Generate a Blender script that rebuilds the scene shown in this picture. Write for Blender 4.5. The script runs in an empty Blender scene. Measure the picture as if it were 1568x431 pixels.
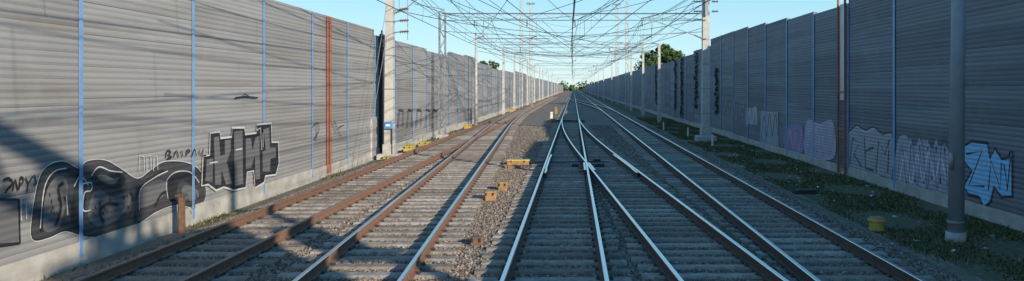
import bpy, math, random
import numpy as np
from mathutils import Vector
from mathutils.geometry import tessellate_polygon
random.seed(7); rng=np.random.default_rng(7)
scn=bpy.context.scene
scn.view_settings.view_transform='Standard'
try: scn.view_settings.look='None'
except: pass
scn.view_settings.exposure=0

# ---------------------------------------------------------------- materials
def newmat(name):
    m=bpy.data.materials.new(name); m.use_nodes=True
    nt=m.node_tree; b=nt.nodes['Principled BSDF']
    return m,nt,b
def N(nt,t,**k):
    n=nt.nodes.new(t)
    for a,v in k.items(): setattr(n,a,v)
    return n
def ramp(nt,src,stops):
    r=N(nt,'ShaderNodeValToRGB'); e=r.color_ramp.elements
    while len(e)<len(stops): e.new(0.5)
    for i,(p,c) in enumerate(stops):
        e[i].position=p; e[i].color=(*c,1) if len(c)==3 else c
    nt.links.new(src,r.inputs[0]); return r.outputs[0]
def noise(nt,scale,detail=4,rough=.6,stretch=None):
    tc=N(nt,'ShaderNodeTexCoord'); n=N(nt,'ShaderNodeTexNoise')
    n.inputs['Scale'].default_value=scale; n.inputs['Detail'].default_value=detail; n.inputs['Roughness'].default_value=rough
    if stretch:
        mp=N(nt,'ShaderNodeMapping'); mp.inputs['Scale'].default_value=stretch
        nt.links.new(tc.outputs['Object'],mp.inputs[0]); nt.links.new(mp.outputs[0],n.inputs['Vector'])
    else: nt.links.new(tc.outputs['Object'],n.inputs['Vector'])
    return n.outputs['Fac']
def mix(nt,a,b,f,mode='MIX'):
    m=N(nt,'ShaderNodeMix'); m.data_type='RGBA'; m.blend_type=mode
    for s,v in ((6,a),(7,b)):
        if hasattr(v,'links'): nt.links.new(v,m.inputs[s])
        else: m.inputs[s].default_value=(*v,1)
    if hasattr(f,'links'): nt.links.new(f,m.inputs[0])
    else: m.inputs[0].default_value=f
    return m.outputs[2]
def bump(nt,b,h,st=.5,dist=.02):
    bn=N(nt,'ShaderNodeBump'); bn.inputs['Strength'].default_value=st; bn.inputs['Distance'].default_value=dist
    nt.links.new(h,bn.inputs['Height']); nt.links.new(bn.outputs[0],b.inputs['Normal'])
def simple(name,c,rough=.7,metal=0,var=.25,scale=6,bst=.15,stretch=None):
    m,nt,b=newmat(name)
    n=noise(nt,scale,5,.65,stretch)
    d=tuple(x*(1-var) for x in c); l=tuple(min(1,x*(1+var)) for x in c)
    nt.links.new(ramp(nt,n,[(.3,d),(.7,l)]),b.inputs['Base Color'])
    b.inputs['Roughness'].default_value=rough; b.inputs['Metallic'].default_value=metal
    if bst: bump(nt,b,n,bst,.01)
    return m
def toned(name,stops,nscale=3,rough=.85,nmix=.5,stretch=None,dirt=(.05,.04,.035),dlo=.5,dhi=.75,dm=.5,extra=None):
    """colour from the per-face 'tone' attribute, plus large-scale dirt"""
    m,nt,b=newmat(name)
    at=N(nt,'ShaderNodeAttribute'); at.attribute_name='tone'
    c=ramp(nt,at.outputs['Fac'],stops)
    n=noise(nt,nscale,6,.65,stretch)
    f=ramp(nt,n,[(dlo,(0,0,0)),(dhi,(dm,dm,dm))])
    c=mix(nt,c,dirt,f)
    if extra:
        sc,st,col,lo,hi,am=extra
        n2=noise(nt,sc,5,.7,st); f2=ramp(nt,n2,[(lo,(0,0,0)),(hi,(am,am,am))]); c=mix(nt,c,col,f2)
    nt.links.new(c,b.inputs['Base Color']); b.inputs['Roughness'].default_value=rough
    return m

M={}
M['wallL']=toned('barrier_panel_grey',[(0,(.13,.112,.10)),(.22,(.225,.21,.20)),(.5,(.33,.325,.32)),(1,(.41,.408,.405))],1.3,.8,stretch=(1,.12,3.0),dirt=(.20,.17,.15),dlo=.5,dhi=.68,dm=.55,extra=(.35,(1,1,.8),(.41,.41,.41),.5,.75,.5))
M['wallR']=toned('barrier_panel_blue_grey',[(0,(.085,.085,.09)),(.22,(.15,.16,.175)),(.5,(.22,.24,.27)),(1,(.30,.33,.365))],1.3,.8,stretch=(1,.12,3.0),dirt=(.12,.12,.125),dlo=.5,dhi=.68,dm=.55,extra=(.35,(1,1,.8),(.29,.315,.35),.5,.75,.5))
M['conc']=simple('plinth_concrete',(.49,.46,.41),.9,0,.25,2.2,.2)
M['concw']=simple('foundation_concrete',(.50,.48,.45),.9,0,.2,5,.2)
M['sleeper']=toned('sleeper_concrete',[(0,(.20,.17,.14)),(.5,(.30,.262,.222)),(1,(.42,.38,.33))],3.5,.9,dirt=(.15,.11,.08),dlo=.42,dhi=.70,dm=.75,extra=(14,None,(.12,.095,.075),.50,.68,.6))
M['blue']=simple('post_blue_paint',(.18,.36,.62),.5,0,.15,4,.05)
M['orange']=simple('frame_rust_orange_paint',(.36,.12,.065),.7,0,.25,4,.05)
M['black']=simple('dark_steel',(.035,.033,.035),.6)
M['darkpanel']=simple('dark_panel',(.06,.06,.07),.7)
M['pale']=simple('acrylic_pane',(.55,.55,.55),.35,0,.08,2,0)
M['galv']=simple('galvanised_steel',(.30,.32,.34),.5,.3,.15,5,.05)
M['cream']=simple('mast_painted_concrete',(.52,.50,.46),.8,0,.15,3,.1)
M['grey']=simple('mast_grey_paint',(.32,.36,.41),.6,0,.12,3,.05)
M['wire']=simple('wire_copper_dark',(.05,.055,.065),.6,0,.1,3,0)
M['insul']=simple('insulator_ceramic',(.16,.08,.06),.3,0,.1,3,0)
M['railtop']=simple('rail_head_polished',(.74,.75,.77),.25,1,.08,3,0,(40,1,40))
M['railtopdull']=simple('rail_head_rusted',(.30,.19,.135),.5,.3,.25,9,.1)
M['rust']=simple('rail_side_rust',(.12,.08,.062),.85,0,.35,14,.3)
M['rustlight']=simple('rail_side_sunlit_rust',(.25,.135,.085),.85,0,.35,12,.3)  # rust colour with the sunlit look of the two left tracks included
M['yellow']=simple('yellow_paint',(.60,.44,.10),.6,0,.2,8,.05)
M['amber']=simple('amber_box_paint',(.38,.22,.09),.7,0,.3,8,.05)
M['brown']=simple('rusty_box',(.20,.115,.075),.8,0,.3,8,.1)
M['bluebox']=simple('blue_cabinet',(.08,.28,.6),.5,0,.1,8,0)
M['white']=simple('white_paint',(.75,.75,.72),.6,0,.1,8,0)
M['litter']=simple('litter_plastic',(.6,.65,.68),.4,0,.2,8,0)
M['stone']=toned('ballast_stone',[(0,(.09,.072,.058)),(.4,(.20,.163,.13)),(.8,(.31,.26,.21)),(1,(.46,.41,.35))],.35,.95,dirt=(.19,.125,.08),dlo=.4,dhi=.7,dm=.5)
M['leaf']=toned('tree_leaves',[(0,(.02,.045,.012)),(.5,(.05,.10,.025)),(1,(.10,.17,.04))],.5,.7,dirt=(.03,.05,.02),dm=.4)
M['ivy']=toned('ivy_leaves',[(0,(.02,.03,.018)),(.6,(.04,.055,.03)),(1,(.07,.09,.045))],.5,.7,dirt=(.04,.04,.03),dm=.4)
M['blade']=toned('grass_blades',[(0,(.055,.068,.025)),(.5,(.11,.13,.045)),(.85,(.18,.18,.07)),(1,(.28,.24,.12))],.8,.8,dirt=(.16,.13,.065),dlo=.45,dhi=.65,dm=.6)
M['bark']=simple('bark',(.10,.07,.05),.9)
def groundmat(name,cols,sc,dirt,bst):
    m,nt,b=newmat(name)
    tc=N(nt,'ShaderNodeTexCoord'); v=N(nt,'ShaderNodeTexVoronoi'); v.inputs['Scale'].default_value=sc
    nt.links.new(tc.outputs['Object'],v.inputs['Vector'])
    sp=N(nt,'ShaderNodeSeparateColor'); nt.links.new(v.outputs['Color'],sp.inputs[0])
    c=ramp(nt,sp.outputs[0],cols)
    n=noise(nt,.45,6,.6)
    f=ramp(nt,n,[(.4,(0,0,0)),(.68,(.65,.65,.65))])
    c=mix(nt,c,dirt,f)
    nt.links.new(c,b.inputs['Base Color']); b.inputs['Roughness'].default_value=.95
    bump(nt,b,v.outputs['Distance'],bst,.04)
    return m
M['ballast']=groundmat('ballast_bed',[(0,(.10,.08,.065)),(.4,(.20,.163,.13)),(.8,(.29,.24,.195)),(1,(.42,.37,.32))],18,(.19,.13,.09),.8)
M['dirt']=groundmat('dry_dirt',[(0,(.13,.11,.08)),(.5,(.22,.185,.14)),(1,(.32,.28,.22))],22,(.11,.11,.055),.5)
M['grass']=groundmat('grass_ground',[(0,(.06,.065,.03)),(.5,(.11,.11,.055)),(1,(.18,.16,.09))],14,(.16,.125,.085),.6)

# ---------------------------------------------------------------- mesh builder
class MB:
    def __init__(s): s.v=[];s.f=[];s.m=[];s.t=[];s.mats=[]
    def mi(s,k):
        if k not in s.mats: s.mats.append(k)
        return s.mats.index(k)
    def face(s,pts,mat,t=.5):
        n=len(s.v); s.v+= [tuple(p) for p in pts]; s.f.append(tuple(range(n,n+len(pts)))); s.m.append(s.mi(mat)); s.t.append(t)
    def mesh(s,vs,fs,mat,t=.5):
        n=len(s.v); s.v+=[tuple(p) for p in vs]
        k=s.mi(mat)
        for f in fs: s.f.append(tuple(i+n for i in f)); s.m.append(k); s.t.append(t)
    def box(s,c,d,mat,t=.5,top=1.0,rot=0):
        x,y,z=c; a,b,h=d[0]/2,d[1]/2,d[2]/2; vs=[]
        cr,sr=math.cos(rot),math.sin(rot)
        for zz,k in ((-h,1),(h,top)):
            for sx,sy in ((-1,-1),(1,-1),(1,1),(-1,1)):
                px,py=sx*a*k,sy*b*k
                vs.append((x+px*cr-py*sr,y+px*sr+py*cr,z+zz))
        s.mesh(vs,[(3,2,1,0),(4,5,6,7),(0,1,5,4),(1,2,6,5),(2,3,7,6),(3,0,4,7)],mat,t)
    def bbox(s,c,d,mat,bv=.02,t=.5,rot=0):
        """box with chamfered vertical edges and top"""
        x,y,z=c; a,b,h=d[0]/2,d[1]/2,d[2]/2
        cr,sr=math.cos(rot),math.sin(rot)
        def ring(a,b,q,zz):
            o=[]
            for px,py in ((-a+q,-b),(a-q,-b),(a,-b+q),(a,b-q),(a-q,b),(-a+q,b),(-a,b-q),(-a,-b+q)):
                o.append((x+px*cr-py*sr,y+px*sr+py*cr,z+zz))
            return o
        vs=ring(a,b,bv,-h)+ring(a,b,bv,h-bv)+ring(a-bv,b-bv,bv,h)
        fs=[tuple(range(7,-1,-1)),tuple(range(16,24))]
        for r in (0,8):
            for i in range(8): fs.append((r+i,r+(i+1)%8,r+8+(i+1)%8,r+8+i))
        s.mesh(vs,fs,mat,t)
    def tube(s,p0,p1,r0,r1=None,n=6,mat='galv',t=.5):
        if r1 is None: r1=r0
        p0=Vector(p0);p1=Vector(p1); d=(p1-p0)
        if d.length<1e-6: return
        d.normalize()
        u=d.orthogonal().normalized() if abs(d.z)<.99 else Vector((1,0,0)); w=d.cross(u)
        vs=[]
        for p,r in ((p0,r0),(p1,r1)):
            for i in range(n):
                a=2*math.pi*(i+.5)/n; vs.append(p+u*math.cos(a)*r+w*math.sin(a)*r)
        fs=[(i,(i+1)%n,n+(i+1)%n,n+i) for i in range(n)]+[tuple(range(n-1,-1,-1)),tuple(range(n,2*n))]
        s.mesh(vs,fs,mat,t)
    def path(s,pts,r,mat='wire',n=4):
        for a,b in zip(pts[:-1],pts[1:]): s.tube(a,b,r,r,n,mat)
    def obj(s,name,parent=None,smooth=False):
        me=bpy.data.meshes.new(name); me.from_pydata(s.v,[],s.f)
        for k in s.mats: me.materials.append(M[k])
        me.polygons.foreach_set('material_index',s.m)
        a=me.attributes.new('tone','FLOAT','FACE'); a.data.foreach_set('value',s.t)
        if smooth: me.polygons.foreach_set('use_smooth',[True]*len(s.f))
        me.update()
        o=bpy.data.objects.new(name,me); scn.collection.objects.link(o)
        if parent: o.parent=parent
        return o
def empty(name):
    e=bpy.data.objects.new(name,None); scn.collection.objects.link(e); return e

# ---------------------------------------------------------------- layout
CH=2.75; XL=-8.95; XR=10.15
def cA(y): return -6.35
def cB(y):
    if y>=100: o=0
    elif y>=52: o=(100-y)**2/2000
    else: o=1.152+.048*(52-y)
    return -6.35+o
def cC(y): return -.27
def cD(y):
    if y>=75: o=0
    elif y>=33: o=(75-y)**2/1400
    else: o=1.26+.06*(33-y)
    return -.27+o
def cE(y): return 4.25
def cF(y):
    t=min(1,max(0,(y-92)/110)); t=t*t*(3-2*t); return 4.25-4.52*t

# ground: one sheet
g=MB()
xs=[(-4000,-.55,'grass'),(-60,-.5,'grass'),(-9.1,-.5,'dirt'),(-8.1,-.36,'dirt'),(-7.75,-.235,'ballast'),(-2.2,-.23,'ballast'),(5.9,-.235,'ballast'),(6.5,-.45,'dirt'),(7.0,-.5,'grass'),(10.2,-.5,'grass'),(60,-.5,'grass'),(4000,-.55,'grass')]
ys=[-80,-20]+list(np.arange(0,60,3))+list(range(60,200,10))+[200,300,500,900,2000,6000]
nx=len(xs)
vs=[];
for j,y in enumerate(ys):
    for i,(x,z,_) in enumerate(xs):
        vs.append((x+(random.uniform(-.12,.12) if 3<=i<=4 or 6<=i<=8 else 0),y,z))
g.v=vs
for j in range(len(ys)-1):
    for i in range(nx-1):
        g.f.append((j*nx+i,j*nx+i+1,(j+1)*nx+i+1,(j+1)*nx+i)); 
        mname=xs[i][2]
        g.m.append(g.mi(mname)); g.t.append(.5)
g.obj('ground')

# ---------------------------------------------------------------- rails
PROF=[(-.030,0),(.030,0),(.036,-.008),(.036,-.04),(.010,-.056),(.010,-.145),(.074,-.16),(.074,-.173),(-.074,-.173),(-.074,-.16),(-.010,-.145),(-.010,-.056),(-.036,-.04),(-.036,-.008)]
def rail(mb,fx,y0,y1,step,top,side,dz=0):
    ysr=list(np.arange(y0,y1,step))+[y1]; n=len(PROF); vs=[]
    for y in ysr:
        x=fx(y)
        for (a,b) in PROF: vs.append((x+a,y,b+dz))
    tf=[];sf=[]
    for j in range(len(ysr)-1):
        for i in range(n):
            q=(j*n+i,j*n+(i+1)%n,(j+1)*n+(i+1)%n,(j+1)*n+i)[::-1]
            (tf if i in(0,1,13) else sf).append(q)
    sf.append(tuple(range(n))); 
    mb.mesh(vs,tf,top); 
    k=len(mb.v)-len(vs)
    km=mb.mi(side)
    for q in sf: mb.f.append(tuple(i+k for i in q)); mb.m.append(km); mb.t.append(.5)
G=.75
def sleeper(mb,x0,x1,y,skew=0):
    t=random.random(); zt=-.176+random.uniform(-.006,.003); w=.125+random.uniform(-.008,.006)
    yy=y+random.uniform(-.025,.025); skew=random.uniform(-.02,.02)
    pr=[(-w-.02,-.32),(-w-.01,zt-.03),(-w+.018,zt),(w-.018,zt),(w+.01,zt-.03),(w+.02,-.32)]
    x0+=random.uniform(-.04,.04); x1+=random.uniform(-.04,.04)
    vs=[(x0,yy+a,b) for a,b in pr]+[(x1,yy+a+skew,b) for a,b in pr]
    fs=[(i,i+1,i+7,i+6) for i in range(5)]+[(5,4,3,2,1,0),(6,7,8,9,10,11)]
    mb.mesh(vs,fs,'sleeper',t)
def clips(mb,x,y):
    for s in (-1,1):
        mb.box((x+s*.10,y,-.158),(.07,.11,.035),'black',top=.6)
        mb.box((x+s*.105,y,-.135),(.03,.03,.03),'rust',top=.7)
sp=.6
tracks={}
for nm in 'ABCDE': tracks[nm]=empty('railway_track')
cen={'A':cA,'B':cB,'C':cC,'D':cD,'E':cE}
for nm in 'ABCDE':
    top='railtopdull' if nm=='A' else 'railtop'; side='rustlight' if nm in 'AB' else 'rust'
    mb=MB(); dz={'A':0,'B':-.0035,'C':0,'D':-.0035,'E':0}[nm]
    yend={'A':900,'B':95,'C':900,'D':71.5,'E':900}[nm]
    f=cen[nm]
    for s in (-1,1):
        rail(mb,lambda y,s=s:f(y)+s*G,-12,min(110,yend),1.5,top,side,dz)
        if yend>110: rail(mb,lambda y,s=s:f(y)+s*G,110,yend,40,top,side,dz)
    mb.obj('rails',tracks[nm])
mb=MB()
for s in (-1,1): rail(mb,lambda y,s=s:cF(y)+s*G,95,200,4,'railtop','rust',-.005)
e=empty('railway_track'); mb.obj('rails',e)

for nm in 'ABCDE':
    mb=MB(); cl=MB(); ph={'A':.1,'B':.35,'C':0,'D':.28,'E':.15}[nm]
    y=-3+ph
    while y<260:
        c=cen[nm](y); l,r=c-1.3,c+1.3; ok=True
        if nm=='A':
            d=cB(y)-cA(y)
            if y<100:
                if d<1.9: r=cB(y)+1.3
                elif d<2.75: r=min(r,c+d/2-.07)
        if nm=='B':
            d=cB(y)-cA(y)
            if d<1.9: ok=False
            elif d<2.75: l=max(l,c-d/2+.07)
            d=cC(y)-c
            if d<2.75: r=min(r,c+d/2-.07)
        if nm=='C':
            d=cD(y)-c
            if y<75 and d<1.75: r=cD(y)+1.3
            elif y<75 and d<2.75: r=c+d/2-.07
            d=c-cB(y)
            if d<2.75: l=c-d/2+.07
        if nm=='D':
            d=c-cC(y)
            if d<1.75: ok=False
            elif d<2.75: l=c-d/2+.07
            d=cE(y)-c
            if d<2.75: r=c+d/2-.07
        if nm=='E':
            d=c-cD(y)
            if d<2.75 and y<75: l=c-d/2+.07
        if nm=='D' and y>71: break
        if nm=='B' and y>95: break
        if ok: sleeper(mb,l,r,y)
        if y<55 and y>8:
            for s in (-1,1): 
                clips(cl,c+s*G,y)
        y+=sp
    mb.obj('sleepers',tracks[nm]); cl.obj('rail_fastenings',tracks[nm])
mb=MB()
rail(mb,lambda y:cC(y)-G+.085+.02*(abs(y-29)>2.2),25.5,32.5,.5,'railtop','rust',-.002)
rail(mb,lambda y:cD(y)+G-.085-.02*(abs(y-29)>2.2),25.5,32.5,.5,'railtop','rust',-.002)
rail(mb,lambda y:cC(y)+G-.085,26.4,29,.5,'railtop','rust',-.006)
rail(mb,lambda y:cD(y)-G+.085,26.4,29,.5,'railtop','rust',-.007)
for y in (27.3,28.5,29.7,30.9):
    mb.box((cC(29)+G,y,-.155),(.6,.14,.04),'rust')
mb.bbox((cC(29)+G+.5,29.3,-.13),(.34,.5,.14),'black',.03)
mb.bbox((cC(29)+G-.42,29.3,-.13),(.24,.4,.12),'black',.03)
mb.bbox((cC(29)+G+.45,31.2,-.13),(.3,.3,.12),'black',.03)
mb.tube((-1.9,30.4,-.12),(1.4,30.4,-.12),.02,mat='black')
mb.obj('turnout_crossing',tracks['C'])
mb=MB()
for y in (66,68,70): mb.tube((-1.9,y,-.13),(1.0,y,-.13),.03,mat='black')
mb.obj('switch_rods',tracks['C'])

# ballast stones near the camera
def stones(name,num,y0,y1,x0,x1,zf,smin,smax,pw=1.0):
    y=y0+(y1-y0)*rng.random(num)**pw; x=x0+(x1-x0)*rng.random(num)
    base=np.array([(1,0,0),(0,1,0),(-1,0,0),(0,-1,0),(0,0,1),(0,0,-1)],float)
    fs=np.array([(0,1,4),(1,2,4),(2,3,4),(3,0,4),(1,0,5),(2,1,5),(3,2,5),(0,3,5)])
    s=smin+(smax-smin)*rng.random(num)
    V=base[None]*s[:,None,None]*(.65+.6*rng.random((num,6,1)))+rng.normal(0,.12,(num,6,3))*s[:,None,None]
    V[:,:,2]*=.8
    a=rng.random(num)*6.28; ca,sa=np.cos(a)[:,None],np.sin(a)[:,None]
    X=V[:,:,0]*ca-V[:,:,1]*sa; Y=V[:,:,0]*sa+V[:,:,1]*ca
    V[:,:,0]=X+x[:,None]; V[:,:,1]=Y+y[:,None]; V[:,:,2]+=zf(x)[:,None]
    F=(fs[None]+6*np.arange(num)[:,None,None]).reshape(-1,3)
    me=bpy.data.meshes.new(name); me.from_pydata(V.reshape(-1,3).tolist(),[],F.tolist())
    me.materials.append(M['stone'])
    t=np.repeat(rng.random(num),8); at=me.attributes.new('tone','FLOAT','FACE'); at.data.foreach_set('value',t.astype(np.float32))
    o=bpy.data.objects.new(name,me); scn.collection.objects.link(o); return o
zf=lambda x: np.where(x<-7.75,-.235-(-7.75-x)*.3,np.where(x>5.9,-.235-(x-5.9)*.36,-.222))
b=stones('ballast_stones',105000,9.5,30,-8.5,6.8,zf,.018,.04,1.25)
b2=stones('far',32000,28,62,-8.2,6.6,zf,.022,.048,1.2); b2.name='stones_beyond'; b2.parent=b

# ---------------------------------------------------------------- noise barrier walls
def wall(side,X,y0,n,sp,hfun,mat,zb,plinth):
    e=empty('noise_barrier_wall'); mb=MB(); pm=MB(); pc=MB()
    d=-1 if side=='L' else 1      # away from the track
    pw=.10 if side=='L' else .14
    for k in range(n):
        ya=y0+k*sp; yb=ya+sp; H=hfun(ya+.5*sp)
        z=zb+plinth; zz=z; bt=.5; cnt=random.randint(0,3); vsl=[]; tl=[]
        pitch=.118 if ya<160 else .5
        pt=random.uniform(-.09,.09); per=random.choice((4,4,5))
        dep=.011
        while zz<H-.01:
            if ya<160:
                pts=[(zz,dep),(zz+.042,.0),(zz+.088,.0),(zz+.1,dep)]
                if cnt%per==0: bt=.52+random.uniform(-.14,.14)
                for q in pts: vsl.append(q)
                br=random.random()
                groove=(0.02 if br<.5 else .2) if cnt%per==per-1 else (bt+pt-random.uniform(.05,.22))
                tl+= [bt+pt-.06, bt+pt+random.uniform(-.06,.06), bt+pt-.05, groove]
            else:
                vsl.append((zz,.0)); tl.append(random.random()*.25+.35)
            zz+=pitch; cnt+=1
        vsl.append((H,.0))
        nv=len(vsl)
        vs=[(X+d*q,ya,a) for a,q in vsl]+[(X+d*q,yb,a) for a,q in vsl]
        b0=len(mb.v); mb.v+=vs; km=mb.mi(mat)
        for i in range(nv-1):
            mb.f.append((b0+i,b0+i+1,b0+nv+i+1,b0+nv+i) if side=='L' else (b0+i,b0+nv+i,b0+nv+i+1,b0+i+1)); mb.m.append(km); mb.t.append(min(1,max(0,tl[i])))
        xb=X+d*.14
        mb.face([(X,ya,H),(X,yb,H),(xb,yb,H),(xb,ya,H)],mat,.6)
        mb.face([(xb,ya,zb),(xb,ya,H),(xb,yb,H),(xb,yb,zb)],mat,.5)
        for yy in (ya+.001,yb-.001): mb.face([(X,yy,zb),(X,yy,H),(xb,yy,H),(xb,yy,zb)],mat,.5)
        jt=random.uniform(-.03,.03)
        pc.box((X+d*.05,ya+sp/2,zb+(plinth+jt)/2-.15),(.16,sp-.03,plinth+jt+.3),'conc')
        if ya<420:
            hp=H+.02
            pm.box((X-d*.03,ya,(zb+plinth*.3+hp)/2),(.012,pw,hp-zb-plinth*.3),'blue')
            pm.box((X+d*.03,ya,(zb+hp)/2-.05),(.11,.014,hp-zb-.1),'blue')
    mb.obj('acoustic_panels',e); pc.obj('concrete_plinth',e); pm.obj('posts',e)
    return e
def hL(y):
    for a,h in ((24,5.45),(36,5.3),(48,5.1),(57,5.0),(66,5.3),(74,5.45),(86,5.1),(98,4.9),(120,5.0),(150,5.3),(200,5.1)):
        if y<a: return h
    return 5.2
def hR(y):
    for a,h in ((16,5.75),(28,6.15),(33,5.85),(37,5.95),(42,6.05),(46,6.15),(50,6.25),(59,6.35),(66,5.8),(75,5.6),(90,5.5)):
        if y<a: return h
    return 5.6
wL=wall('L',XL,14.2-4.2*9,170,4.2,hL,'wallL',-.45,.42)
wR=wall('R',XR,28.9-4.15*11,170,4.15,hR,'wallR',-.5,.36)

mb=MB()
for y in (28.35,28.65): mb.box((XL+.07,y,2.5),(.05,.055,5.7),'orange')
for z in (.4,3.2,5.2): mb.box((XL+.05,28.5,z),(.03,.24,.05),'orange')
mb.obj('escape_door_frame',wL)
mb=MB()
mb.box((XL+.05,36.6,2.4),(.1,.9,5.7),'darkpanel'); mb.box((XL+.13,36.1,2.45),(.08,.08,5.9),'black')
mb.box((XL+.04,35.0,.5),(.05,1.0,1.9),'pale'); mb.box((XL+.08,35.0,.5),(.02,.8,1.7),'wallL')
mb.obj('service_door',wL)
mb=MB()
mb.box((XR-.04,29.35,4.1),(.05,.62,3.6),'pale')
for y in (29.0,29.75): mb.box((XR-.1,y,2.85),(.07,.07,6.6),'orange')
for z in (-.2,1.2,2.6): mb.box((XR-.09,29.38,z),(.05,.68,.06),'orange')
mb.obj('escape_door_frame',wR)

# ---------------------------------------------------------------- graffiti (thin paint layers on the wall face)
def paintmat(name,c,rough=.6):
    m,nt,b=newmat(name)
    tc=N(nt,'ShaderNodeTexCoord'); sx=N(nt,'ShaderNodeSeparateXYZ'); nt.links.new(tc.outputs['Object'],sx.inputs[0])
    ml=N(nt,'ShaderNodeMath',operation='MULTIPLY'); ml.inputs[1].default_value=2*math.pi/.118; nt.links.new(sx.outputs[2],ml.inputs[0])
    sn=N(nt,'ShaderNodeMath',operation='SINE'); nt.links.new(ml.outputs[0],sn.inputs[0])
    n=noise(nt,2.5,6,.7,(1,.4,2))
    c2=tuple(x*.7+.04 for x in c)
    nt.links.new(ramp(nt,n,[(.35,c),(.7,c2)]),b.inputs['Base Color'])
    b.inputs['Roughness'].default_value=rough
    bump(nt,b,sn.outputs[0],.4,.01)
    return m
M['gblack']=paintmat('graffiti_black',(.016,.016,.018))
M['gdark']=paintmat('graffiti_dark_grey',(.06,.058,.062))
M['ggrey']=paintmat('graffiti_grey',(.17,.168,.168))
M['gwhite']=paintmat('graffiti_white',(.72,.72,.72))
M['gblue']=paintmat('graffiti_light_blue',(.27,.63,.95))
M['glav']=paintmat('graffiti_lavender',(.46,.45,.60))
M['gviol']=paintmat('graffiti_violet',(.34,.24,.46))
M['gpale']=paintmat('graffiti_pale',(.38,.40,.44))
M['gpink']=paintmat('graffiti_pink',(.52,.36,.48))
def cr(p,closed=False,seg=5):
    n=len(p); o=[]
    for i in range(n if closed else n-1):
        if closed: p0,p1,p2,p3=p[i-1],p[i],p[(i+1)%n],p[(i+2)%n]
        else: p0,p1,p2,p3=p[max(0,i-1)],p[i],p[i+1],p[min(n-1,i+2)]
        for k in range(seg):
            t=k/seg
            o.append(tuple(.5*((2*p1[j])+(-p0[j]+p2[j])*t+(2*p0[j]-5*p1[j]+4*p2[j]-p3[j])*t*t+(-p0[j]+3*p1[j]-3*p2[j]+p3[j])*t**3) for j in (0,1)))
    o.append(p[0] if closed else p[-1])
    return o
class Graf:
    def __init__(s,side): s.mb=MB(); s.side=side; s.k=0
    def w(s,p,off):
        # measured photo position -> place on the wall face (y along wall, z height)
        X=XL if s.side=='L' else XR
        u=p[0]-878; D=abs(X)*1200/abs(u); z=CH-(p[1]-135)*D/1200
        return (X+(off if s.side=='L' else -off),D,z)
    def fill(s,pts,mat,smooth=False):
        if smooth: pts=cr(pts,True)[:-1]
        s.k+=1; off=.006+s.k*.0006
        P=[s.w(p,off) for p in pts]
        tri=tessellate_polygon([[Vector((a[1],a[2],0)) for a in P]])
        s.mb.mesh(P,tri,mat)
    def stroke(s,pts,wd,mat,closed=False,smooth=True):
        if smooth: pts=cr(pts,closed)
        elif closed: pts=pts+[pts[0]]
        s.k+=1; off=.006+s.k*.0006
        P=[s.w(p,off) for p in pts]; n=len(P); L=[];R=[]
        for i in range(n):
            a=P[max(0,i-1)];b=P[min(n-1,i+1)]
            if closed and (i==0 or i==n-1): a=P[-2];b=P[1]
            dy,dz=b[1]-a[1],b[2]-a[2]; l=math.hypot(dy,dz) or 1; ny,nz=-dz/l*wd/2,dy/l*wd/2
            L.append((P[i][0],P[i][1]+ny,P[i][2]+nz)); R.append((P[i][0],P[i][1]-ny,P[i][2]-nz))
        s.mb.mesh(L+R,[(i,i+1,n+i+1,n+i) for i in range(n-1)],mat)
G1=Graf('L')
blob=[(50,364),(51,325),(60,278),(72,258),(96,250),(122,262),(132,250),(160,248),(186,262),(210,276),(232,262),(252,250),(284,251),(304,262),(313,285),(312,306),(296,316),(270,312),(240,322),(206,344),(168,358),(130,360),(100,352),(74,362)]
G1.stroke(blob,.09,'gwhite',True); G1.stroke(blob,.055,'gblack',True); G1.fill(blob,'gdark',True)
G1.fill([(66,352),(68,304),(80,276),(96,270),(104,290),(96,330),(88,350)],'ggrey',True)
G1.fill([(108,340),(112,290),(120,272),(132,284),(130,320),(126,346)],'gblack',True)
G1.fill([(134,330),(140,300),(152,290),(170,302),(192,296),(200,306),(186,330),(160,346),(144,344)],'ggrey',True)
G1.fill([(138,272),(146,258),(164,262),(182,264),(192,276),(180,290),(160,286),(146,284)],'gblack',True)
G1.fill([(148,270),(160,268),(172,274),(182,272),(174,282),(158,280)],'ggrey',True)
G1.fill([(214,318),(212,296),(226,282),(246,276),(258,284),(250,300),(234,312)],'ggrey',True)
G1.fill([(258,306),(256,280),(268,266),(290,266),(302,282),(292,284),(278,276),(270,290),(270,306)],'gblack',True)
G1.fill([(280,302),(278,288),(288,284),(302,292),(304,302),(292,308)],'ggrey',True)
for st in ([(62,356),(66,300),(84,266),(108,262),(124,280)],[(206,340),(208,300),(226,276),(250,262)],[(158,342),(152,324),(164,312),(180,314)],[(84,346),(92,318),(88,290),(96,280)],[(236,318),(246,298),(262,292)],[(198,292),(204,310),(196,334)]):
    G1.stroke(st,.07,'gblack')
for st in ([(112,286),(122,270),(134,284)],[(122,283),(138,280),(138,292),(128,296),(126,322),(138,322)],[(138,270),(150,256),(168,262),(186,264)],[(256,304),(254,278),(268,264),(290,264),(304,280)],[(60,350),(66,290),(80,264),(100,258)],[(212,322),(214,290),(236,272),(256,262)],[(100,300),(102,330)]):
    G1.stroke(st,.024,'gwhite')
for k in range(40):
    x=random.choice((186,72,284,140))+random.random()*26; yy=296+random.random()*30
    G1.stroke([(x,yy),(x+1.5,yy+6)],.022,'gblack',smooth=False)
def blk(pts,fill='ggrey'):
    G1.fill(pts,fill); G1.stroke(pts,.045,'gblack',True,False)
sil=[(306,285),(308,240),(318,238),(319,204),(334,202),(335,212),(352,210),(353,196),(372,196),(373,206),(390,204),(391,191),(413,189),(414,218),(424,218),(425,250),(420,268),(404,270),(402,280),(388,288),(386,262),(376,264),(374,288),(356,292),(340,287),(328,292),(316,283)]
G1.fill(sil,'gblack'); G1.stroke(sil,.05,'gwhite',True,False)
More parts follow.
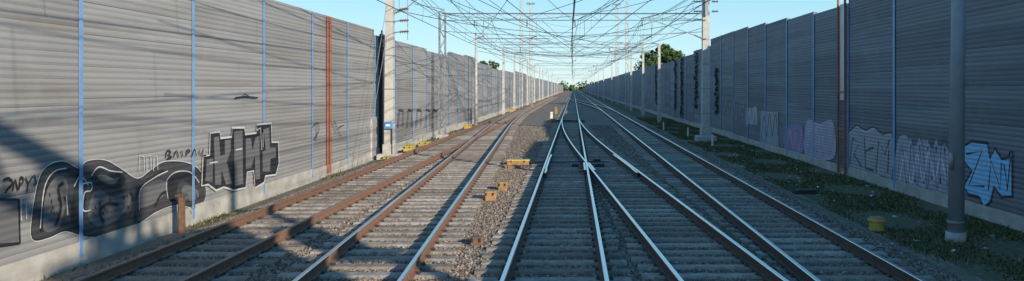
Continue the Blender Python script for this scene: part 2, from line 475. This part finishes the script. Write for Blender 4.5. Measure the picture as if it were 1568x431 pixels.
for p in ([(311,278),(313,244),(324,242),(323,280)],[(326,284),(324,210),(333,208),(335,238),(341,236),(341,214),(351,213),(351,232),(345,248),(353,282),(343,284),(336,262),(336,284)],
          [(356,286),(355,202),(369,200),(370,282)],[(373,260),(373,212),(382,211),(384,230),(388,210),(395,208),(396,274),(388,276),(387,240),(382,258)],
          [(399,264),(399,232),(404,230),(400,198),(410,195),(411,226),(420,225),(420,242),(412,244),(411,264)]): blk(p)
for st in ([(358,230),(368,228)],[(400,226),(400,204)],[(390,200),(396,196),(398,230)],[(318,250),(330,248)]): G1.stroke(st,.03,'gwhite',smooth=False)
for st in ([(0,276),(8,273),(14,280),(8,288),(2,296)],[(14,292),(18,276),(22,292)],[(24,290),(26,272),(31,276),(26,283)],[(34,272),(38,280),(45,270)],[(38,280),(36,294)],[(47,268),(50,280),(46,284)],
           [(250,242),(252,231),(258,233),(254,237),(259,241),(252,243)],[(262,241),(266,231),(270,241)],[(274,231),(276,240)],[(281,240),(283,230),(287,232),(283,235)],[(290,240),(294,229),(297,240)],[(301,230),(303,239)],[(308,228),(306,238),(312,238)],
           [(476,195),(484,188),(486,200),(478,215)],[(482,188),(482,215)],[(500,200),(506,190),(512,205)],[(510,186),(520,210)],[(516,196),(524,192)],
           [(356,150),(372,148),(392,150)],[(370,144),(380,149)]):
    G1.stroke(st,.035,'gblack')
for st in ([(208,262),(209,238),(216,240),(216,262)],[(220,262),(220,240),(226,238),(227,260)],[(230,262),(231,240),(236,239),(237,260)],[(26,338),(26,305)],[(34,336),(34,312)]): G1.stroke(st,.022,'gwhite',smooth=False)
G1.fill([(-10,306),(22,306),(24,372),(-10,376)],'ggrey'); G1.stroke([(-10,306),(22,306),(24,372),(-10,376)],.05,'gblack',False,False)
for x in (608,622,636,650,660): 
    G1.stroke([(x,196),(x+2,168),(x+8,170),(x+7,194)],.12,'gdark',smooth=False)
o=G1.mb.obj('graffiti',wL)
G2=Graf('R')
znv=[(1476,226),(1488,219),(1512,222),(1516,246),(1524,230),(1534,246),(1546,244),(1549,232),(1549,300),(1534,300),(1522,284),(1516,308),(1507,316),(1500,300),(1484,296),(1477,286),(1490,262),(1478,248)]
G2.stroke(znv,.16,'gblack',True,False); G2.fill(znv,'gblue')
for st in ([(1480,236),(1504,232),(1484,284),(1508,286)],[(1514,292),(1518,246),(1532,290),(1534,250)],[(1538,252),(1543,292),(1548,240)]): G2.stroke(st,.06,'gblack',smooth=False)
for st in ([(1480,230),(1508,226),(1490,280)],[(1517,250),(1530,286)],): G2.stroke(st,.03,'gwhite',smooth=False)
s2=[(1297,264),(1299,204),(1312,192),(1326,200),(1338,194),(1352,206),(1366,202),(1370,230),(1366,276),(1350,270),(1336,280),(1318,270)]
G2.fill(s2,'gpale'); G2.stroke(s2,.05,'gblack',True,False)
for st in ([(1302,250),(1306,212),(1316,220),(1308,236),(1320,256)],[(1324,210),(1326,258),(1338,262)],[(1326,232),(1338,226)],[(1342,266),(1346,216),(1356,238),(1362,214),(1360,266)]): G2.stroke(st,.09,'gdark',smooth=False); 
for st in ([(1304,246),(1309,216),(1318,222)],[(1328,214),(1330,256)],[(1345,262),(1349,220),(1357,244),(1364,218)],[(1298,262),(1300,206),(1313,194),(1326,203),(1339,197)]): G2.stroke(st,.035,'gwhite',smooth=False)
def scr(x0,x1,y0,y1,n,mat,w):
    pts=[]
    for i in range(n): 
        x=x0+(x1-x0)*i/(n-1); pts.append((x,(y0 if i%2 else y1)+random.uniform(-6,6)))
    G2.stroke(pts,w,mat,smooth=True)
G2.fill([(1372,290),(1374,222),(1386,206),(1400,224),(1416,214),(1430,228),(1446,222),(1455,240),(1454,298),(1434,294),(1410,286),(1392,292)],'gpale',True)
scr(1376,1454,220,286,13,'glav',.2); scr(1378,1450,236,280,9,'gwhite',.07); scr(1374,1452,216,288,11,'gdark',.03)
G2.fill([(1142,190),(1143,166),(1160,164),(1161,192)],'gpale'); G2.fill([(1164,222),(1166,170),(1192,172),(1193,226)],'gpale')
scr(1166,1192,176,214,7,'gdark',.10); scr(1144,1160,168,188,5,'gwhite',.08)
G2.fill([(1204,232),(1205,196),(1228,192),(1230,234)],'gviol',True); G2.fill([(1234,240),(1236,186),(1256,190),(1276,186),(1280,238),(1258,246)],'glav',True)
scr(1206,1228,200,226,6,'gpink',.16); scr(1238,1278,198,236,8,'gpale',.14); scr(1238,1278,198,236,6,'gpink',.10)
for x in (1110,1122,1132): scr(x,x+8,158,180,4,'gpale',.12)
G2.mb.obj('graffiti',wR)

# ---------------------------------------------------------------- masts, gantries, wires
def insul(mb,p0,p1,n=6,r=.07):
    p0=Vector(p0);p1=Vector(p1)
    mb.tube(p0,p1,.025,mat='insul')
    for i in range(n):
        a=p0.lerp(p1,(i+.3)/n); b_=p0.lerp(p1,(i+.6)/n); mb.tube(a,b_,r,r*.6,8,'insul')
def lattice(mb,x,y,z0,z1,w,mat='galv',step=.6,th=.06):
    h=w/2
    for sx in(-1,1):
        for sy in(-1,1): mb.box((x+sx*h,y+sy*h,(z0+z1)/2),(th,th,z1-z0),mat)
    z=z0+.1;k=0
    while z<z1-step:
        s=1 if k%2 else -1
        for q in(-1,1):
            mb.tube((x-s*h,y+q*(h+.005),z),(x+s*h,y+q*(h+.005),z+step),th*.3,mat=mat,n=4)
            mb.tube((x+q*(h+.005),y-s*h,z),(x+q*(h+.005),y+s*h,z+step),th*.3,mat=mat,n=4)
        z+=step;k+=1
def cantilever(mb,xm,y,xt,zc=5.55,zm=7.0):
    s=1 if xt>xm else -1
    a=(xm+s*.25,y,zm-.1); b=(xm+s*.25,y,zc+.2)
    mb.tube((xm,y,zm-.1),a,.03); mb.tube((xm,y,zc+.2),b,.03)
    insul(mb,a,(xm+s*.75,y,zm-.05)); insul(mb,b,(xm+s*.75,y,zc+.42))
    mb.tube((xm+s*.75,y,zc+.42),(xt,y,zm),.028)
    mb.tube((xm+s*.75,y,zm-.05),(xt,y,zm),.022)
    mb.tube((xm+s*1.1,y,zc+.6),(xt+s*.5,y,zc+.35),.02)
    mb.tube((xt+s*.5,y,zc+.35),(xt-s*.2,y,zc+.03),.014)
def square_mast(x,y,h,w,mat='cream',found=True):
    e=empty('catenary_mast'); mb=MB()
    mb.box((x,y,h/2-.3),(w,w,h+.4),mat,top=.72)
    mb.box((x,y-.0,.0),(w*1.25,w*1.25,.5),'concw'); 
    if found: mb.bbox((x,y,-.33),(w*2.4,w*2.2,.3),'concw',.04)
    for z in np.arange(1.2,h-1,1.5): mb.box((x,y,z),(w*1.06*(1-.28*z/h),w*1.06*(1-.28*z/h),.05),'galv')
    mb.obj('column',e); return e
def round_mast(x,y,h,r,mat='grey',lean=0):
    e=empty('catenary_mast'); mb=MB()
    mb.tube((x,y,-.5),(x+lean,y,h),r,r*.62,20,mat); mb.tube((x,y,-.55),(x,y,-.3),r*1.35,r*1.2,16,'concw')
    mb.tube((x+lean*.02,y,-.12),(x+lean*.02,y,-.06),r*1.06,r*1.06,20,'galv'); mb.box((x-r*.8,y-r*.5,1.2),(.05,.1,.35),'galv')
    mb.tube((x+lean*.99,y,h-.02),(x+lean,y,h+.06),r*.7,r*.4,16,'galv')
    mb.obj('column',e,True); return e
def lat_mast(x,y,h,w):
    e=empty('catenary_mast'); mb=MB(); lattice(mb,x,y,-.3,h,w,'galv'); mb.bbox((x,y,-.33),(w*2,w*2,.36),'concw',.04); mb.obj('column',e); return e
e=square_mast(-8.2,35,9.6,.42); mb=MB()
for z in (5.2,5.7,6.2,6.8):
    mb.tube((-8.2,35,z),(-7.75,35,z+.05),.03); insul(mb,(-7.75,35,z+.05),(-7.35,35,z+.08),5,.08)
mb.tube((-7.4,35,4.9),(-7.4,35,7.1),.025); cantilever(mb,-8.2,35,cA(35)+.1,5.9,7.3); mb.obj('brackets',e)
mb=MB(); mb.bbox((-8.2,34.72,1.1),(.36,.18,.3),'bluebox',.02); mb.box((-8.2,34.6,1.1),(.2,.03,.1),'white'); mb.tube((-8.05,34.75,-.2),(-8.05,34.75,1.0),.03,mat='black'); mb.obj('switch_cabinet',e)
mb=MB(); mb.tube((-8.25,34.6,6.4),(-8.35,30.8,-.35),.012,mat='galv'); mb.tube((-8.25,34.6,5.0),(-8.4,31.6,-.35),.01,mat='galv'); mb.obj('guy_wires',e)
lat_mast(-8.2,49,7.5,.36)
round_mast(-8.2,66,7.3,.14,'cream')
for y,h in ((92,7.6),(109,7.5),(140,8),(165,8),(190,8),(210,8),(255,8),(300,8),(345,8),(390,8)): square_mast(-8.2,y,h,.3,found=False)
round_mast(8.1,16.6,10.4,.165,'grey',lean=.12)
e=round_mast(8.2,0,9.6,.2,'grey'); mb=MB()  # unseen mast, added to throw a diagonal shadow over the left tracks
mb.bbox((8.2,-.5,6.6),(.8,.6,1.2),'galv',.06); mb.box((8.2,-.3,5.95),(1.1,1.0,.1),'galv'); mb.obj('shade_box',e)  # added box and shelf, out of view, widening this mast's shadow
e=square_mast(8.1,48,9.8,.5); mb=MB(); cantilever(mb,8.1,47.7,4.5); 
for z in (7.4,8.0,8.6): insul(mb,(7.8,47.6,z),(7.3,47.6,z),5,.09); insul(mb,(8.4,47.6,z),(8.8,47.6,z),5,.09)
mb.box((8.1,47.6,8.0),(.2,.1,1.7),'galv'); mb.obj('brackets',e)
for y,h in ((74,7.0),(91,8.2)): 
    e=square_mast(8.1,y,h,.3,found=False); mb=MB(); cantilever(mb,8.1,y-.2,4.3); mb.obj('brackets',e)
for y,h in ((110,8),(165,8),(210,8),(255,8),(300,8),(345,8),(390,8)): square_mast(8.1,y,h,.3,found=False)
for x,y,h in ((-8,120,17),(-6.9,127,16.5),(8.2,147,18.5),(8.4,123,17.5)):
    e=empty('lighting_mast'); mb=MB(); lattice(mb,x,y,-.4,h,.42,'cream',.8,th=.09); mb.box((x,y,h),(1.4,.5,.12),'galv')
    for s in(-1,0,1): mb.bbox((x+s*.5,y-.3,h-.15),(.3,.3,.25),'galv',.04)
    mb.obj('lattice',e)
def gantry(y,z,x0=-8.2,x1=8.1,legs=False,drops=True,hh=.42,ch=.024,dg=.011):
    e=empty('catenary_gantry'); mb=MB()
    for q in(-.16,.16):
        mb.tube((x0,y+q,z),(x1,y+q,z),ch,mat='galv',n=4); 
    mb.tube((x0,y,z-hh),(x1,y,z-hh),ch,mat='galv',n=4)
    x=x0;k=0
    while x<x1-.6:
        a=z if k%2 else z-hh; b_=z-hh if k%2 else z
        mb.tube((x,y-.1,a),(x+.7,y-.1,b_),dg,n=4); x+=.7;k+=1
    if drops:
        for xt in (-6.2,-2.9 if y<60 else -.3,.1 if y<60 else 4.2,4.3):
            mb.tube((xt+.6,y,z-hh),(xt+.6,y,5.7),.025,n=5); insul(mb,(xt+.6,y,6.0),(xt+.2,y,5.85),4,.06)
            mb.tube((xt+.2,y,5.85),(xt-.3,y,5.6),.015,n=4); insul(mb,(xt,y,z-hh),(xt,y,z-hh-.4),4,.06)
    if legs:
        for x in (x0,x1): 
            lattice(mb,x,y,-.4,z+.3,.6,th=.16)
        # transformer-like boxes on a platform, added out of view to shade the near-left tracks
        mb.box((x1,y+.6,5.6),(2.4,4.2,.14),'galv')
        for yo in (-.4,1.8):
            mb.bbox((x1-.1,y+yo,6.9),(1.7,1.5,2.4),'galv',.12)
            for s in (-.5,0,.5): insul(mb,(x1+s,y+yo,8.1),(x1+s,y+yo,8.6),5,.1)
        lattice(mb,x1,y+2.6,-.4,5.5,.5,th=.14)
    mb.obj('truss',e)
gantry(-5,9.5,legs=True,hh=1.0,ch=.15,dg=.08)  # behind the camera; members thickened and boxes added for a broader shadow
gantry(49,7.4)
gantry(92,7.9); gantry(110,7.8,drops=False)
for y in (165,210,300,390): gantry(y,7.9)
gantry(66,6.9,-8.2,-2.0,drops=False,hh=.3)

w=MB()
def catenary(f,y0,y1,stag,span=45,ph=48,zc=5.5,zm=7.0,far=300,r=.014):
    y=ph
    while y>y0: y-=span
    k=0
    while y<y1:
        ya,yb=y,y+span; sa=stag*(1 if k%2 else -1); sb=-sa
        n=10; pc=[];pm=[]
        for i in range(n+1):
            t=i/n; yy=ya+(yb-ya)*t; x=f(yy)+sa+(sb-sa)*t; sag=4*t*(1-t)
            pc.append((x,yy,zc)); pm.append((x-(sa+(sb-sa)*t)*.7,yy,zm-sag*.95))
        w.path([pc[0],pc[5],pc[10]] if abs(f(ya)-f(yb))<.01 else pc,r,n=4); w.path(pm,r*.9,n=4)
        if ya<170:
            for i in range(n): 
                a=Vector(pc[i]).lerp(Vector(pc[i+1]),.5); b_=Vector(pm[i]).lerp(Vector(pm[i+1]),.5); w.tube(a,b_,.006,n=3,mat='wire')
        y+=span;k+=1
catenary(lambda y:cA(y)+.2,-20,600,.2)
catenary(lambda y:cB(min(y,99)),-20,95,.15,zc=5.52,zm=7.05)
catenary(lambda y:.12-.003*min(y,100),-20,600,.1,r=.02)
catenary(lambda y:cD(min(y,74))+.1,-20,80,.1,zc=5.53,zm=6.9)
catenary(cE,-20,600,.2)
catenary(lambda y:cF(y)+.1,92,205,.1,zc=5.53)
def span(p,q,sag=.4,r=.015,n=10):
    P=[]
    for i in range(n+1):
        t=i/n; v=Vector(p).lerp(Vector(q),t); v.z-=sag*4*t*(1-t); P.append(v)
    w.path(P,r,n=4)
ms=[-40,35,66,109,140,165,210,255,300]
for a,b_ in zip(ms[:-1],ms[1:]):
    hz=lambda y: 8.6 if y<60 else 7.2
    span((-8.1,a,hz(a)),(-8.1,b_,hz(b_)),.5); span((-7.7,a,hz(a)-.9),(-7.7,b_,hz(b_)-.9),.5)
ms=[-29,16.6,48,91,110,165,210,255,300]
for a,b_ in zip(ms[:-1],ms[1:]):
    span((8.1,a,8.9),(8.1,b_,8.3),.5); span((7.3,a,8.0),(7.3,b_,7.6),.4)
for p,q,s in (((-8.2,35,8.3),(-.3,75,5.7),.6),((-8.2,35,7.4),(-6.2,92,6.6),.7),((8.1,48,8.8),(-.3,92,6.9),.6),((8.1,48,7.6),(4.2,110,6.3),.7),((8.1,16.6,9.6),(0,49,6.9),.4),
              ((-8.2,49,7.3),(4.2,92,7.4),.5),((8.1,48,9.2),(-8.2,49,7.4),1.1),((8.1,91,8),(-8.2,92,7.5),1.3),((-8.2,66,7.0),(-.3,110,5.8),.5),((8.1,74,6.9),(0,120,5.6),.5),
              ((-8.2,66,6.6),(8.1,74,6.8),.9),((8.1,48,6.5),(.3,70,5.6),.3),((-8.2,49,6.3),(8.1,48,6.2),.3),((-3,-5,8.8),(-8.2,49,7.2),.8),((3,-5,8.8),(8.1,48,8),.7),
              ((-8.2,120,14),(8.4,123,13),1.4),((-8.2,92,7),(8.1,91,6.2),.2),((-6.3,49,7),(-.4,110,7),.9),((4.3,49,7),(-.3,110,7.2),.8),((-2,49,7),(4.3,110,7),.8),((8.1,91,7.6),(8.1,165,11),.3),
              ((-8.2,35,6.3),(0,49,6.2),.3),((-8.2,35,9.2),(8.1,48,9.0),.9),((-8,120,11),(0,140,6.5),.3),((8.4,123,12),(0,150,7),.4),((-8.2,66,5.9),(-.2,92,5.7),.2),((8.1,74,5.9),(-.2,49,6),.2),
              ((-3.2,10,7.2),(.1,49,6.9),.4),((-3.0,10,5.7),(.1,60,5.6),.2),((5.5,10,7.2),(.2,49,7),.4),((4.2,5,6.2),(-.2,70,5.6),.2),((-6,5,7.6),(-.2,92,7.0),.6),((8.1,48,8.2),(4.2,49,7.1),.1),((8.1,48,7.0),(-.3,49,6.0),.2),
              ((8.1,16.6,8.4),(-2.9,49,7.2),.5),((8.1,48,7.9),(-6.2,66,6.4),.8),((-8.2,35,7.9),(4.2,66,6.6),.9),((4.2,20,7.1),(-6,92,7.2),.6),((-6.2,20,7.0),(4.2,92,6.9),.6),((-.3,20,7.1),(-8.2,66,6.9),.3),((8.1,74,6.4),(-8.2,92,6.9),.6),((8.1,91,7.2),(-8.2,66,6.2),.7)):
    span(p,q,s)
w.obj('overhead_wires')

# ---------------------------------------------------------------- trackside equipment
def equip(name,x,y,w_,l,h,mat,lid=None,rot=0,rods=None,z0=-.25):
    mb=MB(); lid=lid or mat
    mb.bbox((x,y,z0+h*.42),(w_,l,h*.84),mat,.02,rot=rot)
    mb.bbox((x,y,z0+h*.9),(w_*1.08,l*1.05,h*.2),lid,.03,rot=rot)
    for s in(-1,1): mb.box((x+s*w_*.3,y-l*.53,z0+h*.75),(.03,.03,.07),'black'); mb.box((x,y+s*l*.35,z0+.02),(w_*1.35,.07,.05),'black')
    if rods:
        for k,xx in enumerate(rods): mb.tube((x,y+.1*k-.05,z0+.12),(xx,y+.1*k-.05,z0+.12),.02,mat='black')
    return mb.obj(name)
equip('point_machine',-2.15,30.5,.85,.5,.22,'amber','yellow',rods=[-.3]); equip('point_machine',-2.25,29.0,.55,.35,.12,'amber',rods=[-1.0])
equip('trackside_junction_box',-2.05,22.8,.26,.42,.28,'amber'); equip('trackside_junction_box',-2.2,20.8,.3,.42,.28,'amber',rot=.1)
equip('trackside_junction_box',-1.83,14.9,.24,.3,.18,'brown')
equip('point_machine',-7.85,37.5,.4,1.0,.26,'yellow'); equip('cable_cover',-7.75,40.8,.5,1.0,.2,'yellow'); equip('cable_cover',-7.95,33.4,.3,.8,.08,'yellow')
equip('point_machine',-7.8,58,.45,1.0,.3,'yellow'); equip('point_machine',-7.7,98,.5,1.5,.4,'yellow')
equip('point_machine',-1.9,69,.6,.5,.3,'amber',rods=[-.3]); equip('trackside_junction_box',-2.1,75,.25,.3,.7,'white'); equip('trackside_junction_box',-2.0,90,.3,.4,.8,'amber')
equip('cable_trough',6.6,22.3,.5,.35,.12,'black'); 
mb=MB(); x,y=6.85,17.7
mb.tube((x,y,-.5),(x,y,-.24),.17,.15,14,'yellow'); mb.tube((x,y,-.24),(x,y,-.20),.20,.19,14,'yellow'); mb.tube((x,y,-.20),(x,y,-.16),.19,.12,14,'amber'); mb.tube((x,y,-.5),(x,y,-.46),.2,.18,14,'black'); mb.obj('cable_marker_cap')
mb=MB(); mb.box((-8.55,17.1,-.03),(.13,.1,.85),'brown',top=.85); mb.box((-8.55,17.1,-.03),(.05,.18,.8),'brown',top=.9); mb.box((-8.55,17.1,.41),(.2,.15,.05),'rust'); mb.obj('rusty_stake')
for x,y in ((7.6,52),(7.8,44),(6.9,60)):
    mb=MB(); mb.box((x,y,-.2),(.1,.1,.7),'white',top=.85); mb.box((x,y,.17),(.13,.13,.04),'black'); mb.obj('kilometre_post')
mb=MB()
for i in range(130):
    y=random.uniform(14,50); x=random.uniform(6.4,9.8); s=random.uniform(.03,.12)
    pts=[(x+random.uniform(-s,s),y+random.uniform(-s,s),-.44+random.uniform(0,.06)) for _ in range(4)]
    mb.face(pts[:3],random.choice(['litter','white','litter','bluebox'])); mb.face([pts[1],pts[2],pts[3]],'litter')
mb.obj('litter')

# ---------------------------------------------------------------- vegetation
def blades(name,num,y0,y1,xf,zf,h0,h1,mat='blade',pw=1.3,clump=.0):
    y=y0+(y1-y0)*rng.random(num)**pw; x=xf(y,rng.random(num)); z=zf(x)
    h=h0+(h1-h0)*rng.random(num)**2; a=rng.random(num)*6.28; wd=.008+.010*rng.random(num)
    if clump: 
        keep=(np.sin(x*2.1+y*.7)+np.sin(y*1.3-x)+rng.normal(0,.5,num))>clump
        x,y,z,h,a,wd=[q[keep] for q in (x,y,z,h,a,wd)]; num=len(x)
    wd*= (1+y/25)
    V=np.zeros((num,3,3)); lx=rng.normal(0,.5,num)*h; ly=rng.normal(0,.5,num)*h
    V[:,0]=np.stack([x-np.cos(a)*wd,y-np.sin(a)*wd,z],1); V[:,1]=np.stack([x+np.cos(a)*wd,y+np.sin(a)*wd,z],1); V[:,2]=np.stack([x+lx,y+ly,z+h],1)
    me=bpy.data.meshes.new(name); me.from_pydata(V.reshape(-1,3).tolist(),[],np.arange(num*3).reshape(-1,3).tolist())
    me.materials.append(M[mat]); at=me.attributes.new('tone','FLOAT','FACE'); at.data.foreach_set('value',rng.random(num).astype(np.float32))
    o=bpy.data.objects.new(name,me); scn.collection.objects.link(o)
zg=lambda x: np.where(x<6.5,-.235-(x-5.9)*.36,np.where(x<7,-.45-(x-6.5)*.1,-.5))
blades('grass_verge',90000,12,85,lambda y,r:6.7+(10.05-6.7)*r**.8,zg,.03,.10,clump=-.2)
blades('grass_verge',7000,11,70,lambda y,r:-8.85+1.0*r**1.6,lambda x:-.36-(x<-8.1)*.14*(-8.1-x),.03,.13,clump=.8)
def leaves(mb,c,rad,n,size,mat='leaf'):
    for _ in range(n):
        v=Vector(rng.normal(0,1,3)); v.normalize(); r=rng.random()**.4
        p=Vector(c)+Vector((v.x*rad[0]*r,v.y*rad[1]*r,v.z*rad[2]*r))
        a=Vector(rng.normal(0,1,3)).normalized()*size; b_=Vector(rng.normal(0,1,3)).normalized()*size
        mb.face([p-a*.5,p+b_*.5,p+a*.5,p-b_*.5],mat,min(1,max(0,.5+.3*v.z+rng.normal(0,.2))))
def tree(x,y,h,cr_,n=26,per=130,size=.45):
    e=empty('broadleaf_tree'); mb=MB(); mb.tube((x,y,-.5),(x,y,h*.5),.3,.18,8,'bark')
    cz=h-cr_
    for i in range(7):
        a=i*.9; mb.tube((x,y,h*.4+i*.2),(x+math.cos(a)*cr_*.7,y+math.sin(a)*cr_*.7,cz+rng.random()*cr_*.5),.1,.03,5,'bark')
    mb.obj('trunk',e); lb=MB()
    for i in range(n):
        v=Vector(rng.normal(0,1,3)).normalized(); r=.55+.4*rng.random()
        c=(x+v.x*cr_*r,y+v.y*cr_*r,cz+v.z*cr_*.85*r); s=cr_*(.22+.2*rng.random())
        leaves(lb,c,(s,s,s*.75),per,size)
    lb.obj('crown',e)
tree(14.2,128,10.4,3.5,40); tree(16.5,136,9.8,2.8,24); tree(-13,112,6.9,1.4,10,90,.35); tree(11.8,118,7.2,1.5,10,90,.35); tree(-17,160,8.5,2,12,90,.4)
mb=MB()
for yc,z0,z1,wd in ((77,.6,5.5,1.2),(72.5,.2,5.6,1.0),(64,1.2,5.7,1.1),(54.8,1.0,4.2,.6),(95,1,5.6,2)):
    z=z0
    while z<z1:
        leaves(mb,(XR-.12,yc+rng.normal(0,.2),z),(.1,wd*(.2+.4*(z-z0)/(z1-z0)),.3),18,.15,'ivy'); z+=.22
mb.obj('ivy')
mb=MB()
for i in range(170):
    x=-330+4*i+random.uniform(-3,3); y=760+random.uniform(-40,60); s=random.uniform(4,8)
    leaves(mb,(x,y,s*.5),(5,5,s*.8),45,2.6)
for i in range(26):
    y=200+i*22; leaves(mb,(-15-random.random()*6,y,3),(3,6,random.uniform(3,4.6)),60,1.0); leaves(mb,(15+random.random()*6,y,3),(3,6,random.uniform(3,4.8)),60,1.0)
mb.obj('distant_trees')

# ---------------------------------------------------------------- light, sky, camera
sd=Vector((1,-1.2,.52)).normalized()
el=math.asin(sd.z); az=math.atan2(sd.x,sd.y)
L=bpy.data.lights.new('sun','SUN'); L.energy=5.0; L.angle=math.radians(.5); L.color=(1,.88,.72)
lo=bpy.data.objects.new('sun',L); scn.collection.objects.link(lo); lo.rotation_euler=(-sd).to_track_quat('-Z','Y').to_euler()
W=bpy.data.worlds.new('World'); scn.world=W; W.use_nodes=True; nt=W.node_tree
bg=nt.nodes['Background']; sk=nt.nodes.new('ShaderNodeTexSky'); sk.sky_type='NISHITA'; sk.sun_disc=False
sk.sun_elevation=el; sk.sun_rotation=az; sk.air_density=1.0; sk.dust_density=.3; sk.ozone_density=1.5
tc=N(nt,'ShaderNodeTexCoord'); sx=N(nt,'ShaderNodeSeparateXYZ'); nt.links.new(tc.outputs['Generated'],sx.inputs[0])
clear=ramp(nt,sx.outputs[2],[(0,(.70,.90,.96)),(.05,(.50,.83,.96)),(.15,(.29,.70,.93)),(.5,(.08,.29,.60))])
sc=mix(nt,clear,(8.0,8.0,8.0),1.0,'MULTIPLY')
fin=mix(nt,sk.outputs[0],sc,.8)
nt.links.new(fin,bg.inputs[0]); bg.inputs[1].default_value=.135
cam=bpy.data.cameras.new('camera'); co=bpy.data.objects.new('camera',cam); scn.collection.objects.link(co)
co.location=(0,0,CH); co.rotation_euler=(math.radians(90),0,0)
cam.sensor_width=36; cam.lens=1200/1568*36; cam.shift_x=-94/1568; cam.shift_y=-80.5/1568; cam.clip_end=9000; cam.clip_start=.1
scn.camera=co
